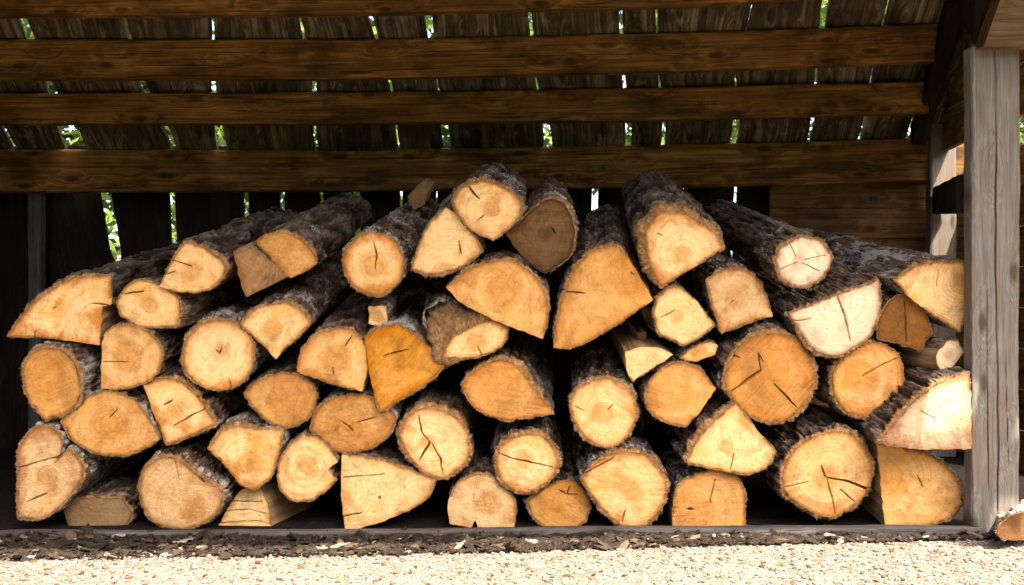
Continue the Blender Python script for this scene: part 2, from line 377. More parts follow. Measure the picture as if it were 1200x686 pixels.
def stones(name, mat, n, xr, yfun, smin, smax, flat, tintfun, seed, label, cat, elong=1.0, zbase=0.0):
    r = np.random.default_rng(seed)
    base = []; ph = (1 + 5 ** 0.5) / 2
    for a in (-1, 1):
        for c in (-ph, ph): base += [(0, a, c), (a, c, 0), (c, 0, a)]
    base = np.array(base, float); base /= np.linalg.norm(base[0])
    from itertools import combinations
    tri = []
    for i, j, k in combinations(range(12), 3):
        dd = [np.linalg.norm(base[i] - base[j]), np.linalg.norm(base[j] - base[k]), np.linalg.norm(base[i] - base[k])]
        if max(dd) < 1.2:
            nrm = np.cross(base[j] - base[i], base[k] - base[i])
            tri.append((i, j, k) if nrm.dot(base[i]) > 0 else (i, k, j))
    tri = np.array(tri)
    X = r.uniform(xr[0], xr[1], n); Y = yfun(r, X); S = smin * (smax / smin) ** (r.random(n) ** 4.2)
    an = r.uniform(0, 6.283, n); ca, sa = np.cos(an), np.sin(an)
    sc = np.stack([S * r.uniform(0.8, 1.3, n) * elong, S * r.uniform(0.6, 1.0, n), S * r.uniform(0.6, 1.0, n) * flat], 1)
    loc = base[None] * (1 + 0.28 * (r.random((n, 12, 1)) - 0.5)) * sc[:, None, :]
    tl = r.normal(0, 0.25, n)[:, None]; lz = loc[..., 2] + loc[..., 0] * tl
    x = loc[..., 0] * ca[:, None] - loc[..., 1] * sa[:, None]; y = loc[..., 0] * sa[:, None] + loc[..., 1] * ca[:, None]
    V = np.stack([x + X[:, None], y + Y[:, None], lz + zbase + (S * flat * 0.35)[:, None]], -1).reshape(-1, 3)
    T = (tri[None] + (np.arange(n) * 12)[:, None, None]).reshape(-1, 3)
    o = mesh_obj(name, V, T, mat, None, {'tint': np.repeat(tintfun(r, n), 12)}, (0, 2.5, 0), smooth=False)
    o['kind'] = 'stuff'; o['label'] = label; o['category'] = cat; return o

def soil_edge(X): return np.interp(X, [-3.2, -1.4, -0.5, 0.0, 0.6, 1.0, 1.3, 2.0], [2.58, 2.62, 2.65, 2.70, 2.775, 2.815, 2.84, 2.9])
stones('gravel', M['stone'], 60000, (-1.9, 1.9), lambda r, X: 2.15 + (soil_edge(X) + 0.015 - 2.15) * r.random(len(X)), 0.0010, 0.0085, 0.7,
       lambda r, n: r.random(n), 3, 'pale sunlit gravel in front of the wood shed', 'gravel')
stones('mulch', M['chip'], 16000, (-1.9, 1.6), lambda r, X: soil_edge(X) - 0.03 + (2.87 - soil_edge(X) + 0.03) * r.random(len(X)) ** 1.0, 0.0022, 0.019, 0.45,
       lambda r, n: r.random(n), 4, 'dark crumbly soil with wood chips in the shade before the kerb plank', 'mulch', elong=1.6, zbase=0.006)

# ------------------------------------------------------------------ the shed
shed = empty('wood_shed', (0, 3.4, 0), 'open fronted shed of rough brown timbers and gappy boards sheltering the firewood', 'shed')
# purlins: (photo x, top y, bottom y) along each one, and its depth
PURL = [([(-160, -34, 18), (400, -35, 16), (800, -46, 6), (1105, -60, -14)], 3.62),
        ([(-160, 46, 92), (400, 46, 92), (800, 38, 83), (1100, 27, 71)], 3.82),
        ([(-160, 109, 145), (400, 108, 145), (800, 102, 140), (1088, 95, 132)], 4.00),
        ([(-160, 174, 226), (400, 176, 224), (800, 169, 219), (1093, 162, 212)], 4.25)]
for i, (pl, Y) in enumerate(PURL):
    xs = np.arange(-160, pl[-1][0] + 1, 18.0)
    if xs[-1] < pl[-1][0]: xs = np.append(xs, pl[-1][0])
    X0 = [p[0] for p in pl]
    yt = np.interp(xs, X0, [p[1] for p in pl]); yb = np.interp(xs, X0, [p[2] for p in pl])
    k = np.ones(5) / 5
    yt = np.convolve(np.pad(yt, 2, 'edge'), k, 'valid'); yb = np.convolve(np.pad(yb, 2, 'edge'), k, 'valid')
    c = np.array([P(x, (a + b) / 2, Y) for x, a, b in zip(xs, yt, yb)]); hw = (yb - yt) / 2 * Y / F
    c[:, 1] += 0.03
    pk = Planks(); pk.add(c, np.stack([0 * hw, 0 * hw, hw], 1), (0, 0.03, 0), 0.003, 11 + i); pk.build('purlin', M['beam'], shed)

# back roof slope: boards between gaps traced at three heights
RS = 0.84
def roof_z(Y): return ZC + 0.617 + RS * (4.25 - Y)
def lift(X): return 0.055 * np.clip(X / 1.7, 0, 1)
def roof_pt(x, y):
    Y = (0.617 + RS * 4.25) / (RS + (CY - y) / F); return np.array([(x - CX) * Y / F, Y, roof_z(Y)])
GAPS = [((-150, 6), (-95, 6), (-60, 6)), ((-60, 5), (-25, 4), (10, 4)), ((26, 12), (58, 8), (83, 25)), ((147, 3), (166, 8), (198, 6)), ((249, 4), (250, 4), (257, 12)),
        ((351, 4), (369, 5), (369, 4)), ((434, 5), (458, 4), (466, 3)), ((502, 9), (512, 2), (523, 9)), ((621, 4), (629, 2.5), (642, 9)),
        ((727, 4), (731, 3.5), (737, 7)), ((769, 3.5), (772, 3), (778, 5)), ((880, 2), (861, 2.5), (863, 8)), ((966, 8), (957, 3.5), (952, 5)),
        ((1040, 3), (1022, 3), (1012, 5)), ((1125, 9), (1090, 9), (1070, 6)), ((1190, 4), (1150, 4), (1130, 4))]
Yr, Ye = 2.86, 4.46
def gap_line(gp, side):
    # polyline (Y -> X) of one edge of a gap on the roof plane
    pts = [roof_pt(x + side * wd / 2, y) for (x, wd), y in zip(gp, (22, 99, 160))]
    pts = sorted(pts, key=lambda p: p[1]); Ys = [p[1] for p in pts]; Xs = [p[0] for p in pts]
    s0 = (Xs[0] - Xs[-1]) / (Ys[0] - Ys[-1]) * 0.3
    return lambda Y: np.where(Y < Ys[0], Xs[0] + (Y - Ys[0]) * s0, np.where(Y > Ys[-1], Xs[-1] + (Y - Ys[-1]) * s0, np.interp(Y, Ys, Xs)))
pk = Planks(); up = np.array([0, RS, 1.0]); up /= np.linalg.norm(up)
for i in range(len(GAPS) - 1):
    Lf = gap_line(GAPS[i], 1); Rf = gap_line(GAPS[i + 1], -1)
    Ys = np.linspace(Ye + random.uniform(-.02, .02), Yr, 60); a = Lf(Ys); b = Rf(Ys)
    c = (a + b) / 2; hw = np.maximum((b - a) / 2, 0.006); z = roof_z(Ys) + lift(c) + 0.010 + (0.003 if i % 2 else 0)
    pk.add(np.stack([c, Ys, z], 1), np.stack([hw, 0 * hw, 0 * hw], 1), up * 0.011, 0.004, 30 + i)
roof = pk.build('roof', M['board'], shed)

# front roof slope down to the eave (above the picture); a hole is added, shaped along the sun's path to cast a sun patch
def fz(Y): return 1.92 + 0.44 * (Y - 1.6)
def eaveY(X): return np.interp(X, [-3, -1.33, -0.4, 0.3, 1.0, 1.6, 1.82, 1.9, 2.4], [1.53, 1.54, 1.56, 1.60, 1.675, 1.69, 1.69, 1.60, 1.60])  # eave line bent to place its shadow edge on the ground
S = np.array(SUN)
def to_roof(p):
    # follow the sun ray up to the front slope
    t = (1.92 + 0.44 * (p[1] - 1.6) - p[2]) / (S[2] - 0.44 * S[1]); return p + S * t
HOLE = [to_roof(P(x, y, 2.835)) for x, y in ((1084, 527), (1078, 505), (1090, 480), (1092, 462), (1112, 445), (1138, 437), (1138, 527))]
hx0 = min(h[0] for h in HOLE); hx1 = max(h[0] for h in HOLE); hy0 = min(h[1] for h in HOLE); hy1 = max(h[1] for h in HOLE)
bounds = []; x = hx0 - 0.001
while x > -2.5: bounds.append((x - 0.196, x)); x -= 0.2
bounds.append((hx0, hx1)); x = hx1 + 0.001
while x < 1.97: bounds.append((x, min(x + 0.196, 2.0))); x += 0.2
fup = np.array([0, -0.44, 1.0]); fup /= np.linalg.norm(fup)
pk = Planks()
for i, (a, b) in enumerate(bounds):
    c = (a + b) / 2; e = float(eaveY(c)) + random.uniform(-0.008, 0.008)
    spans = [(e, 3.56)] if abs(c - (hx0 + hx1) / 2) > 0.02 else [(e, hy0), (hy1, 3.56)]  # slope carried past the ridge to keep sun out of the back roof gaps
    for y0, y1 in spans:
        Ys = np.linspace(y0, y1, 30); z = fz(Ys)
        hw = np.full(30, (b - a) / 2 + 0.006); cc = np.full(30, c)
        if abs(b - hx0 + 0.001) < 1e-6:           # board edge left of the hole, shaped to curve the sun patch
            lim = np.interp(Ys, [hy0 - .02, hy0, hy0 + (hy1 - hy0) * .35, hy0 + (hy1 - hy0) * .6, hy1, hy1 + .02], [0, 0.004, 0.014, -0.008, -0.02, 0])
            hw = hw + lim / 2; cc = cc + lim / 2
        pk.add(np.stack([cc, Ys, z + (0.02 if i % 2 else 0)], 1), np.stack([hw, 0 * hw, 0 * hw], 1), fup * 0.01, 0.002, 70 + i)
pk.build('roof', M['board'], shed)
beam_between('ridge_beam', (-2.5, 2.86, fz(2.86) - 0.09), (2.1, 2.86, fz(2.86) - 0.09), 0.07, 0.03, M['beam'], shed, seed=5)
beam_between('eave_beam', (-2.5, 1.70, fz(1.70) - 0.07), (2.1, 1.82, fz(1.82) - 0.07), 0.05, 0.025, M['beam'], shed, seed=6)

# back wall: upright boards with gaps, plain horizontal boards at the right
WG = [(-120, 6, .2), (-40, 4, .2), (14, 3, .1), (127, 11, .18), (202, 9, .05), (289, 5, .05), (331, 7, .03), (377, 2.5, .02), (418, 8, .03), (470, 2, 0), (512, 2, 0), (556, 3, 0), (600, 3, 0), (647, 5, -.02), (697, 7, -.02), (750, 2, -.03), (800, 2, -.03), (861, 5, -.05), (905, 1.0, 0)]
pk = Planks(); Yw = 4.42
for i in range(len(WG) - 1):
    (x0, w0, s0), (x1, w1, s1) = WG[i], WG[i + 1]
    ys = np.linspace(172, 535, 40)
    cl = np.interp(ys, [295, 330], [1, -0.6]); a = x0 + w0 / 2 * cl + s0 * (np.minimum(ys, 330) - 250); b = x1 - w1 / 2 * cl + s1 * (np.minimum(ys, 330) - 250)
    A = np.array([P(u, v, Yw) for u, v in zip(a, ys)]); B = np.array([P(u, v, Yw) for u, v in zip(b, ys)])
    hw = (B[:, 0] - A[:, 0]) / 2; pk.add((A + B) / 2 + np.array([0, 0.024 * (i % 2), 0]), np.stack([hw, 0 * hw, 0 * hw], 1), (0, 0.011, 0), 0.004, 100 + i)
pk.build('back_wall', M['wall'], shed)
pk = Planks()
for j, (y0, y1) in enumerate(((165, 213), (215, 244), (246, 279), (281, 330), (332, 390), (392, 450), (452, 530))):
    Yj = 4.36 + 0.012 * (j % 2); A = P(902, (y0 + y1) / 2, Yj); B = P(1140, (y0 + y1) / 2 - 1, Yj); hw = (y1 - y0) / 2 * 4.36 / F
    pk.add(densify([A, B], 0.05), (0, 0, hw + 0.004), (0, 0.012, 0), 0.003, 140 + j)
pk.build('back_wall', M['sidewall'], shed)

# left wall, upright boards
pk = Planks()
for j in range(10):
    y = 2.62 + 0.185 * j; zt = (roof_z(y) if y > Yr else fz(y)) - 0.02
    pk.add(densify([(-2.26, y + 0.09, 0.0), (-2.26, y + 0.09, zt)], 0.1), (0, 0.09, 0), (0.011, 0, 0), 0.003, 160 + j)
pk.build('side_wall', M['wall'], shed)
# posts
def post(name, x0, x1, ytop, Y, depth, mat, seed, wob=0.003, crack=None, step=0.03):
    A = P((x0 + x1) / 2, ytop, Y); A[1] += depth / 2; B = A.copy(); B[2] = 0.0
    pk = Planks(); pk.add(densify([B, A], step), ((x1 - x0) / 2 * Y / F, 0, 0), (0, depth / 2, 0), wob, seed, crack, 71 if crack else 9); return pk.build(name, mat, shed)
def post_crack(V, s, wv, tv):
    # long drying checks wandering up the front face, opened in the wood itself
    V = V.copy(); front = tv < -0.99
    for cx, w, lo, hi in ((-0.002 + 0.006 * np.sin(s * 2.1 + 0.7) + 0.003 * np.sin(s * 6.3) + 0.001 * np.sin(s * 31), 0.0015, 0.04, 1.4),
                          (-0.022 + 0.003 * np.sin(s * 4.1 + 2), 0.0010, 0.12, 0.70), (0.031 + 0.004 * np.sin(s * 6 + 1), 0.0006, 0.2, 0.55)):
        k = np.clip(1.5 - np.abs(wv - cx) / w, 0, 1) * np.clip((s - lo) / 0.08, 0, 1) * np.clip((hi - s) / 0.08, 0, 1) * (0.6 + 0.4 * np.sin(s * 9))
        V[:, 1] += np.where(front, 0.014 * k, 0)
    return V
post('post', 1139, 1195, 55, 2.85, 0.058, M['post'], 21, crack=post_crack, step=0.012)
post('post', 32, 47, 222, 4.30, 0.06, M['kerb'], 22)
post('post', 1091, 1121, 120, 4.22, 0.06, M['post'], 23)
# right side: gable rafter, tie, gable boards, top plate
beam_between('rafter', P(1076, 158, 4.20), P(1136, -55, 3.50), 0.055, 0.03, M['wall'], shed, wdir=(0.25, 0.77, 1.0), seed=41)
beam_between('tie_beam', P(1134, 227, 2.93) , P(1102, 235, 4.2), 0.055, 0.03, M['wall'], shed, seed=42)
def quad_boards(name, quads, Y0, mat, seed):
    pk = Planks()
    for j, (a, b, hwpx, Ya, Yb) in enumerate(quads):
        A = P(a[0], a[1], Ya); B = P(b[0], b[1], Yb); d = (B - A) / np.linalg.norm(B - A)
        wd = np.array([0, 0, 1.0]); wd -= d * wd.dot(d); wd /= np.linalg.norm(wd)
        td = np.cross(wd, d); td = td if td[1] > 0 else -td
        pk.add(densify([A, B], 0.06), wd * hwpx, td * 0.012, 0.003, seed + j)
    return pk.build(name, mat, shed)
# gable boards lie across the rafters, outside them, bounce light from the yard put into their orange
pk = Planks()
for j in range(5):
    z = ZC + 0.66 + j * 0.16
    pk.add(densify([(1.80, 4.32, z), (1.62, 2.95, z)], 0.06), (0, 0, 0.078), (0.012, 0.002, 0), 0.003, 180 + j)
pk.build('gable', M['gable'], shed)
pk = Planks()
for j, z in enumerate((0.08, 0.235, 0.39, 0.545, 0.70, 0.855, 1.01, 1.165)):
    pk.add(densify([(1.93 + 0.01 * (j % 2), 4.40, z), (1.93 + 0.01 * (j % 2), 3.70, z)], 0.06), (0, 0, 0.076), (0.012, 0.0, 0), 0.003, 190 + j)
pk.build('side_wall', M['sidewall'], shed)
# top plate on the post, its inner end sawn at a slant, and the dark rafter foot beside it
pk = Planks()
c = densify([P(1161, 16, 2.83), P(1420, 8, 2.83)], 0.03); pk.add(c, (0, 0, 0.098), (0, 0.034, 0), 0.003, 51)
tp = pk
Vp = tp.V[0]; zmid = c[0][2]; shift = np.clip(1 - (Vp[:, 0] - c[0][0]) / 0.06, 0, 1) * (Vp[:, 2] - zmid) * 0.35
Vp[:, 0] += shift
tp.build('top_plate', M['plate'], shed)
beam_between('rafter', P(1157, 12, 2.875), P(1128, -30, 3.9), 0.10, 0.034, M['wall'], shed, seed=52)
# kerb plank at the foot of the stack
pk = Planks()
xs = np.linspace(-1.75, 1.315, 60); zt = np.interp(xs, [-1.75, -0.5, 0.2, 1.315], [-0.004, 0.003, 0.009, 0.013])
pk.add(np.stack([xs, 2.862 + 0.006 * np.sin(xs * 3), zt], 1), (0, 0, 0.0135), (0, 0.022, 0), 0.003, 61); pk.build('kerb_plank', M['kerb'], shed)

# ------------------------------------------------------------------ foliage beyond the shed
def foliage():
    r = np.random.default_rng(12); V = []; T = []
    cl = []
    for k in range(300):
        x = r.uniform(-7, 6.5); y = r.uniform(7.5, 11.5); z = r.uniform(0.1, 5.2)
        cl.append((x, y, z, r.uniform(0.35, 0.75)))
    for k in range(16): cl.append((r.uniform(-4.8, -3.2), r.uniform(8, 9.5), r.uniform(1.3, 3.0), 0.5))
    for k in range(14): cl.append((r.uniform(2.8, 3.6), r.uniform(5.2, 6.2), r.uniform(0.1, 0.9), 0.3))
    n = 260; tot = len(cl) * n
    cc = np.repeat(np.array(cl), n, 0); dirs = r.normal(size=(tot, 3)); dirs /= np.linalg.norm(dirs, axis=1)[:, None]
    c = cc[:, :3] + dirs * (cc[:, 3] * r.random(tot) ** 0.5)[:, None]; c[:, 2] = np.maximum(c[:, 2], 0.03)
    u = r.normal(size=(tot, 3)); u /= np.linalg.norm(u, axis=1)[:, None]; v = np.cross(u, r.normal(size=(tot, 3))); v /= np.linalg.norm(v, axis=1)[:, None]
    s = r.uniform(0.045, 0.085, tot)[:, None]
    V = np.stack([c - u * s, c + v * s * 0.5, c + u * s, c - v * s * 0.5], 1).reshape(-1, 3)
    tint = np.repeat(np.clip(r.normal(0.5, 0.25, tot), 0, 1), 4)
    o = mesh_obj('foliage', V, np.arange(tot * 4).reshape(-1, 4), M['leaf'], None, {'tint': tint}, (0, 9, 0), smooth=False)
    o['kind'] = 'stuff'; o['label'] = 'sunlit green leaves of the wood seen through the gaps between boards'; o['category'] = 'foliage'
foliage()
def added_wood_edge():
    # unseen coarser leaf clumps added on the open side to block the low sky
    r = np.random.default_rng(5); cl = []
    for k in range(240):
        a = r.uniform(math.radians(150), math.radians(390)); R = r.uniform(11, 14); cl.append((R * math.cos(a), 1.0 + R * math.sin(a), r.uniform(0.2, 4.2), r.uniform(0.9, 1.6)))
    n = 220; tot = len(cl) * n; cc = np.repeat(np.array(cl), n, 0)
    dv = r.normal(size=(tot, 3)); dv /= np.linalg.norm(dv, axis=1)[:, None]
    c = cc[:, :3] + dv * (cc[:, 3] * r.random(tot) ** 0.5)[:, None]; c[:, 2] = np.maximum(c[:, 2], 0.05)
    u = r.normal(size=(tot, 3)); u /= np.linalg.norm(u, axis=1)[:, None]; v = np.cross(u, r.normal(size=(tot, 3))); v /= np.linalg.norm(v, axis=1)[:, None]
    s = r.uniform(0.12, 0.22, tot)[:, None]
    V = np.stack([c - u * s, c + v * s * 0.6, c + u * s, c - v * s * 0.6], 1).reshape(-1, 3)
    o = mesh_obj('added_woodland', V, np.arange(tot * 4).reshape(-1, 4), M['leaf'], None, {'tint': np.repeat(np.clip(r.normal(0.4, 0.25, tot), 0, 1), 4)}, (0, 0, 0), smooth=False)
    o['kind'] = 'stuff'; o['label'] = 'unseen leaf clumps added around the yard to block the low sky'; o['category'] = 'foliage'
added_wood_edge()

# ------------------------------------------------------------------ the logs
def resample(pts, step):
    """closed outline (x,y,b): smooth between soft points, sharp at corners; even spacing"""
    p = np.array(pts, float); n = len(p); xy = p[:, :2]
    e = np.roll(xy, -1, 0) - xy; el = np.linalg.norm(e, axis=1); ed = e / el[:, None]
    ang = np.array([math.degrees(math.acos(np.clip(ed[i - 1].dot(ed[i]), -1, 1))) for i in range(n)])
    corner = ang > 46
    out = []
    for i in range(n):
        j = (i + 1) % n; h = (i - 1) % n; k = (j + 1) % n
        t0 = e[i] if corner[i] else (xy[j] - xy[h]) * (el[i] / (el[h] + el[i]))
        t1 = e[i] if corner[j] else (xy[k] - xy[i]) * (el[i] / (el[i] + el[j]))
        for s in np.linspace(0, 1, 24, endpoint=False):
            q = (2*s**3 - 3*s**2 + 1) * xy[i] + (s**3 - 2*s**2 + s) * t0 + (-2*s**3 + 3*s**2) * xy[j] + (s**3 - s**2) * t1
            out.append((q[0], q[1], p[i, 2] + (p[j, 2] - p[i, 2]) * s))
    o = np.array(out); d = np.linalg.norm(np.roll(o[:, :2], -1, 0) - o[:, :2], axis=1); cum = np.concatenate([[0], np.cumsum(d)])
    tot = cum[-1]; N = int(np.clip(tot / step, 110, 400)); s = np.arange(N) / N * tot
    oc = np.vstack([o, o[:1]]); return np.stack([np.interp(s, cum, oc[:, c]) for c in range(3)], 1)

def parse(s): return [tuple(float(v) for v in q.split(',')) for q in s.split()]
GROUP = 'logs of the firewood stack'
LOGS = []
def log(label, pts, **kw): LOGS.append((label, pts, kw))

def build_log(idx, label, pts, name='firewood_log', pith=None, heart=0.5, bright=1.0, sat=1.0, dy=None, vp=None, L=None, cracks='', face='cut', group=GROUP, cat='log', tilt=None, rough=1.0, rays=None):
    r = np.random.default_rng(1000 + idx)
    p = parse(pts); p = [(q[0], q[1], q[2] if len(q) > 2 else 0.0) for q in p]
    # same winding for all (clockwise on screen)
    A = sum(p[i][0] * p[(i + 1) % len(p)][1] - p[(i + 1) % len(p)][0] * p[i][1] for i in range(len(p)))
    if A < 0: p = p[::-1]
    R = resample(p, 0.85); N = len(R)
    dy = r.uniform(-0.015, 0.02) if dy is None else dy; Y0 = D + dy; k = Y0 / F
    cpx = R[:, :2].mean(0)
    # face coordinates in metres, relative to centre
    fx = (R[:, 0] - CX) * k; fz_ = ZC - (R[:, 1] - CY) * k; b = R[:, 2] * k
    c0 = np.array([fx.mean(), fz_.mean()])
    I = np.stack([fx, fz_], 1)
    # little irregularity of the wood outline
    per = np.arange(N) / N * 6.2832
    tang = np.roll(I, -1, 0) - np.roll(I, 1, 0); tang /= np.linalg.norm(tang, axis=1)[:, None] + 1e-9
    nrm = np.stack([-tang[:, 1], tang[:, 0]], 1)
    if ((I - c0) * nrm).sum() < 0: nrm = -nrm
    for _ in range(3): nrm = (nrm + np.roll(nrm, 1, 0) + np.roll(nrm, -1, 0)) / 3
    nrm /= np.linalg.norm(nrm, axis=1)[:, None]
    q3 = np.stack([I[:, 0], np.zeros(N) + idx * 3.1, I[:, 1]], 1)
    b = b * 0.66; barky = b > 0.3 * k
    I = I + nrm * (0.0022 * vnoise(q3 * 60, 5) + 0.0012 * vnoise(q3 * 190, 6) * barky)[:, None]
    bt = np.where(barky, b * 0.94 + np.minimum(b, 0.010) * (0.45 * vnoise(q3 * 45, 7) + 0.30 * vnoise(q3 * 150, 8) + 0.30 * vnoise(q3 * 380, 9)), 0); bt = np.clip(bt, 0, None)
    bt[barky] = np.maximum(bt[barky], 0.0010)
    O = I + nrm * bt[:, None]
    vx, vy = vp if vp is not None else (CX, 262 - (600 - cpx[1]) * 0.47)
    d = np.array([(vx - CX) / F, 1.0, (CY - vy) / F])
    if L is None: L = r.uniform(0.62, 0.85)
    tx, tz = tilt if tilt is not None else (r.uniform(-0.07, 0.07), r.uniform(-0.07, 0.09))
    def pos(xz, t):
        fade = np.clip(1 - t / 0.3, 0, 1); t2 = t + fade * (tx * (xz[:, 0] - c0[0]) + tz * (xz[:, 1] - c0[1]))
        sc = 1 - 0.06 * np.clip(t, 0, None)
        return np.stack([c0[0] + (xz[:, 0] - c0[0]) * sc + d[0] * t2, Y0 + t2, c0[1] + (xz[:, 1] - c0[1]) * sc + d[2] * t2], 1)
    base = np.array([c0[0], Y0 + L * 0.5, O[:, 1].min()])
    root = empty(name, base, label, cat, group)
    # ---- cut end: polar grid from the star centre
    K = 46 if N > 150 else 34
    rr = (np.arange(1, K + 1) / K) ** 0.9
    G2 = c0[None, None] + (I[None] - c0[None, None]) * rr[:, None, None]; G2 = np.concatenate([c0[None], G2.reshape(-1, 2)])
    edge = np.concatenate([[0], np.repeat(rr, N)])
    if not barky.all(): edge = np.where(np.concatenate([[1], np.tile(barky, K)]) > 0, edge, edge * 0.93)
    pp = np.array([(pith[0] - CX) * k, ZC - (pith[1] - CY) * k]) if pith else c0
    g3 = np.stack([G2[:, 0], np.zeros(len(G2)) + idx * 3.1, G2[:, 1]], 1)
    t = 0.0016 * fbm(g3 * 22, 21, 3) + 0.0008 * vnoise(g3 * np.array([90, 1, 160]), 22) + 0.004 * np.clip(edge - 0.93, 0, 1) * 10 * (0.2 + vnoise(g3 * 80, 23))
    crs = []
    for cs in [c for c in cracks.split(';') if c.strip()]:
        v = [float(u) for u in cs.replace(',', ' ').split()]; wpx = v[-1] if len(v) % 2 else 1.4
        pt = np.array(v[:len(v) // 2 * 2]).reshape(-1, 2); crs.append((np.stack([(pt[:, 0] - CX) * k, ZC - (pt[:, 1] - CY) * k], 1), wpx * k))
    inside = np.linalg.norm(pp - c0) < 0.06
    for _ in range(0 if rays is None else rays):                          # fine drying checks running out from the pith
        a = r.uniform(0, 6.28); r0 = r.uniform(0.0, 0.02) if inside else np.linalg.norm(pp - c0) * 0.6; l = r.uniform(0.012, 0.04)
        if not inside: a = math.atan2(c0[1] - pp[1], c0[0] - pp[0]) + r.uniform(-0.5, 0.5)
        u = np.array([math.cos(a), math.sin(a)]); n_ = np.array([-u[1], u[0]])
        crs.append((np.array([pp + u * r0, pp + u * (r0 + l * 0.5) + n_ * r.uniform(-.003, .003), pp + u * (r0 + l)]), r.uniform(0.3, 0.5) * k))
    wob = np.stack([vnoise(g3 * 55, 31), vnoise(g3 * 55 + 9, 32)], 1) * 0.0016
    for pt, wd in crs:
        seg = np.linalg.norm(np.diff(pt, axis=0), axis=1); tot = seg.sum(); acc = 0; best = np.full(len(G2), 1e9); par = np.zeros(len(G2))
        for a, bb, sl_ in zip(pt[:-1], pt[1:], seg):
            ab = bb - a; h = np.clip(((G2 + wob - a) @ ab) / (ab @ ab), 0, 1); ds = np.linalg.norm(G2 + wob - a - h[:, None] * ab, axis=1)
            m = ds < best; best[m] = ds[m]; par[m] = (acc + h[m] * sl_) / tot; acc += sl_
        ww = 0.56 * wd * (0.35 + 0.65 * np.sin(np.clip(par, 0, 1) * math.pi * 0.92 + 0.12))
        t = t + np.minimum(0.06, 0.02 + 9 * wd) * np.clip(1.3 - best / np.maximum(ww * 0.8, 0.0009), 0, 1)
    VC = pos(G2, t); 
    fan = np.stack([np.zeros(N, int), 1 + (np.arange(N) + 1) % N, 1 + np.arange(N)], 1)
    Q = grid_quads(K, N, True, 1)
    ring = np.stack([G2[:, 0] - pp[0], G2[:, 1] - pp[1], 0 * G2[:, 0]], 1)
    o = mesh_obj('cut_end', VC, [Q, fan], M[face], root, {'grain': g3 - np.array([c0[0], 0, c0[1]]), 'ring': ring, 'edge': edge}, pos(c0[None], np.zeros(1))[0])
    o.color = (bright, heart, sat, 1)
    # ---- flanks: bark where the outline carries bark, split wood elsewhere
    ts = np.concatenate([[0.0, 0.004, 0.010], 0.010 + (np.linspace(0, 1, 44)[1:] ** 1.25) * (L - 0.010)])
    nt_ = len(ts)
    ring0 = vnoise(np.stack([I[:, 0] * 120, np.full(N, idx * 3.1), I[:, 1] * 120], 1), 41)
    rows = []; grain = []; rim = []; hh = []; bsc = r.uniform(0.55, 1.35)
    nrim = 4
    for j in range(nrim):                          # front rim of the bark
        f = j / (nrim - 1); xz = I + (O - I) * f
        g = np.stack([xz[:, 0], np.full(N, idx * 3.1), xz[:, 1]], 1)
        jag = np.clip(bt, 0, 0.012) * (0.2 + 0.55 * vnoise(g * 70, 42) * f + 0.45 * vnoise(g * 260, 43) * f) + bt * 0.3 * f + np.clip(bt - 0.02, 0, 1) * 0.9 * f + np.clip(bt - 0.012, 0, 0.1) * 0.35 * vnoise(g * 55, 44) * f
        rows.append(pos(xz, np.maximum(jag, -0.004) + (0.0005 if j == 0 else 0))); grain.append(g); rim.append(np.full(N, 1.0 if j < nrim - 1 else 0.65)); hh.append(np.full(N, 0.5))
    tstart = np.maximum(jag, -0.004)
    for tt in ts[1:]:
        tcur = np.maximum(tt, tstart + tt * 0.5) if tt < 0.05 else np.full(N, tt)
        g = np.stack([I[:, 0] - c0[0], tcur * 1.0, I[:, 1] - c0[1]], 1)
        gg = g * np.array([36, 9, 36]) * bsc + idx * 5.3 + 0.5 * np.stack([low0 := vnoise(g * 24 + idx, 57), low0, -low0], 1)
        rid = 1 - np.abs(fbm(gg, 51, 3)) * 3.4; fine = fbm(g * np.array([190, 70, 190]) + idx, 52, 2); low = vnoise(g * np.array([7, 6, 7]) + idx * 2.2, 53)
        h = np.clip(rid, -0.4, 1)
        amp = np.where(barky, 0.0075 + 0.34 * np.clip(bt, 0.002, 0.016), 0.0) * rough
        fib = vnoise(g * np.array([130, 5, 130]) + idx, 54) * 0.0016 + vnoise(g * np.array([26, 4, 26]) + idx, 55) * 0.003
        fin = np.clip(tt / 0.02, 0, 1)
        off = np.where(barky, amp * (h * 0.8 + fine * 0.32 - 0.35) + 0.008 * low * min(1, tt * 6), fib * 1.0 + 0.006 * low * min(1, tt * 6)) * fin
        rows.append(pos(O + nrm * off[:, None], tcur)); grain.append(g); rim.append(np.full(N, 0.65 * max(0, 1 - tt / 0.012))); hh.append(np.clip(0.5 + 0.5 * h + 0.4 * fine, 0, 1))
    VS = np.concatenate(rows); GR = np.concatenate(grain); RM = np.concatenate(rim); HH = np.concatenate(hh); nr = len(rows)
    QS = grid_quads(nr, N, True).reshape(nr - 1, N, 4)[:, :, ::-1]
    bq = barky | np.roll(barky, -1)
    def sub(mask, nm, mt, cap):
        q = QS[:, mask, :].reshape(-1, 4)
        if not mask.all() and mask.any() and nm == 'split_side': q = QS[nrim - 1:, mask, :].reshape(-1, 4)
        if not len(q): return
        us, inv = np.unique(q, return_inverse=True); v = VS[us]; fs = [inv.reshape(-1, 4)]; at = {'grain': GR[us], 'rim': RM[us], 'height': HH[us]}
        if cap:
            last = (nr - 1) * N + np.arange(N); lv = VS[last]; n0 = len(v); v = np.concatenate([v, lv, lv.mean(0)[None]])
            fs.append(np.stack([n0 + np.arange(N), n0 + (np.arange(N) + 1) % N, np.full(N, n0 + N)], 1))
            at = {kk: np.concatenate([a, np.zeros((N + 1,) + a.shape[1:])]) for kk, a in at.items()}
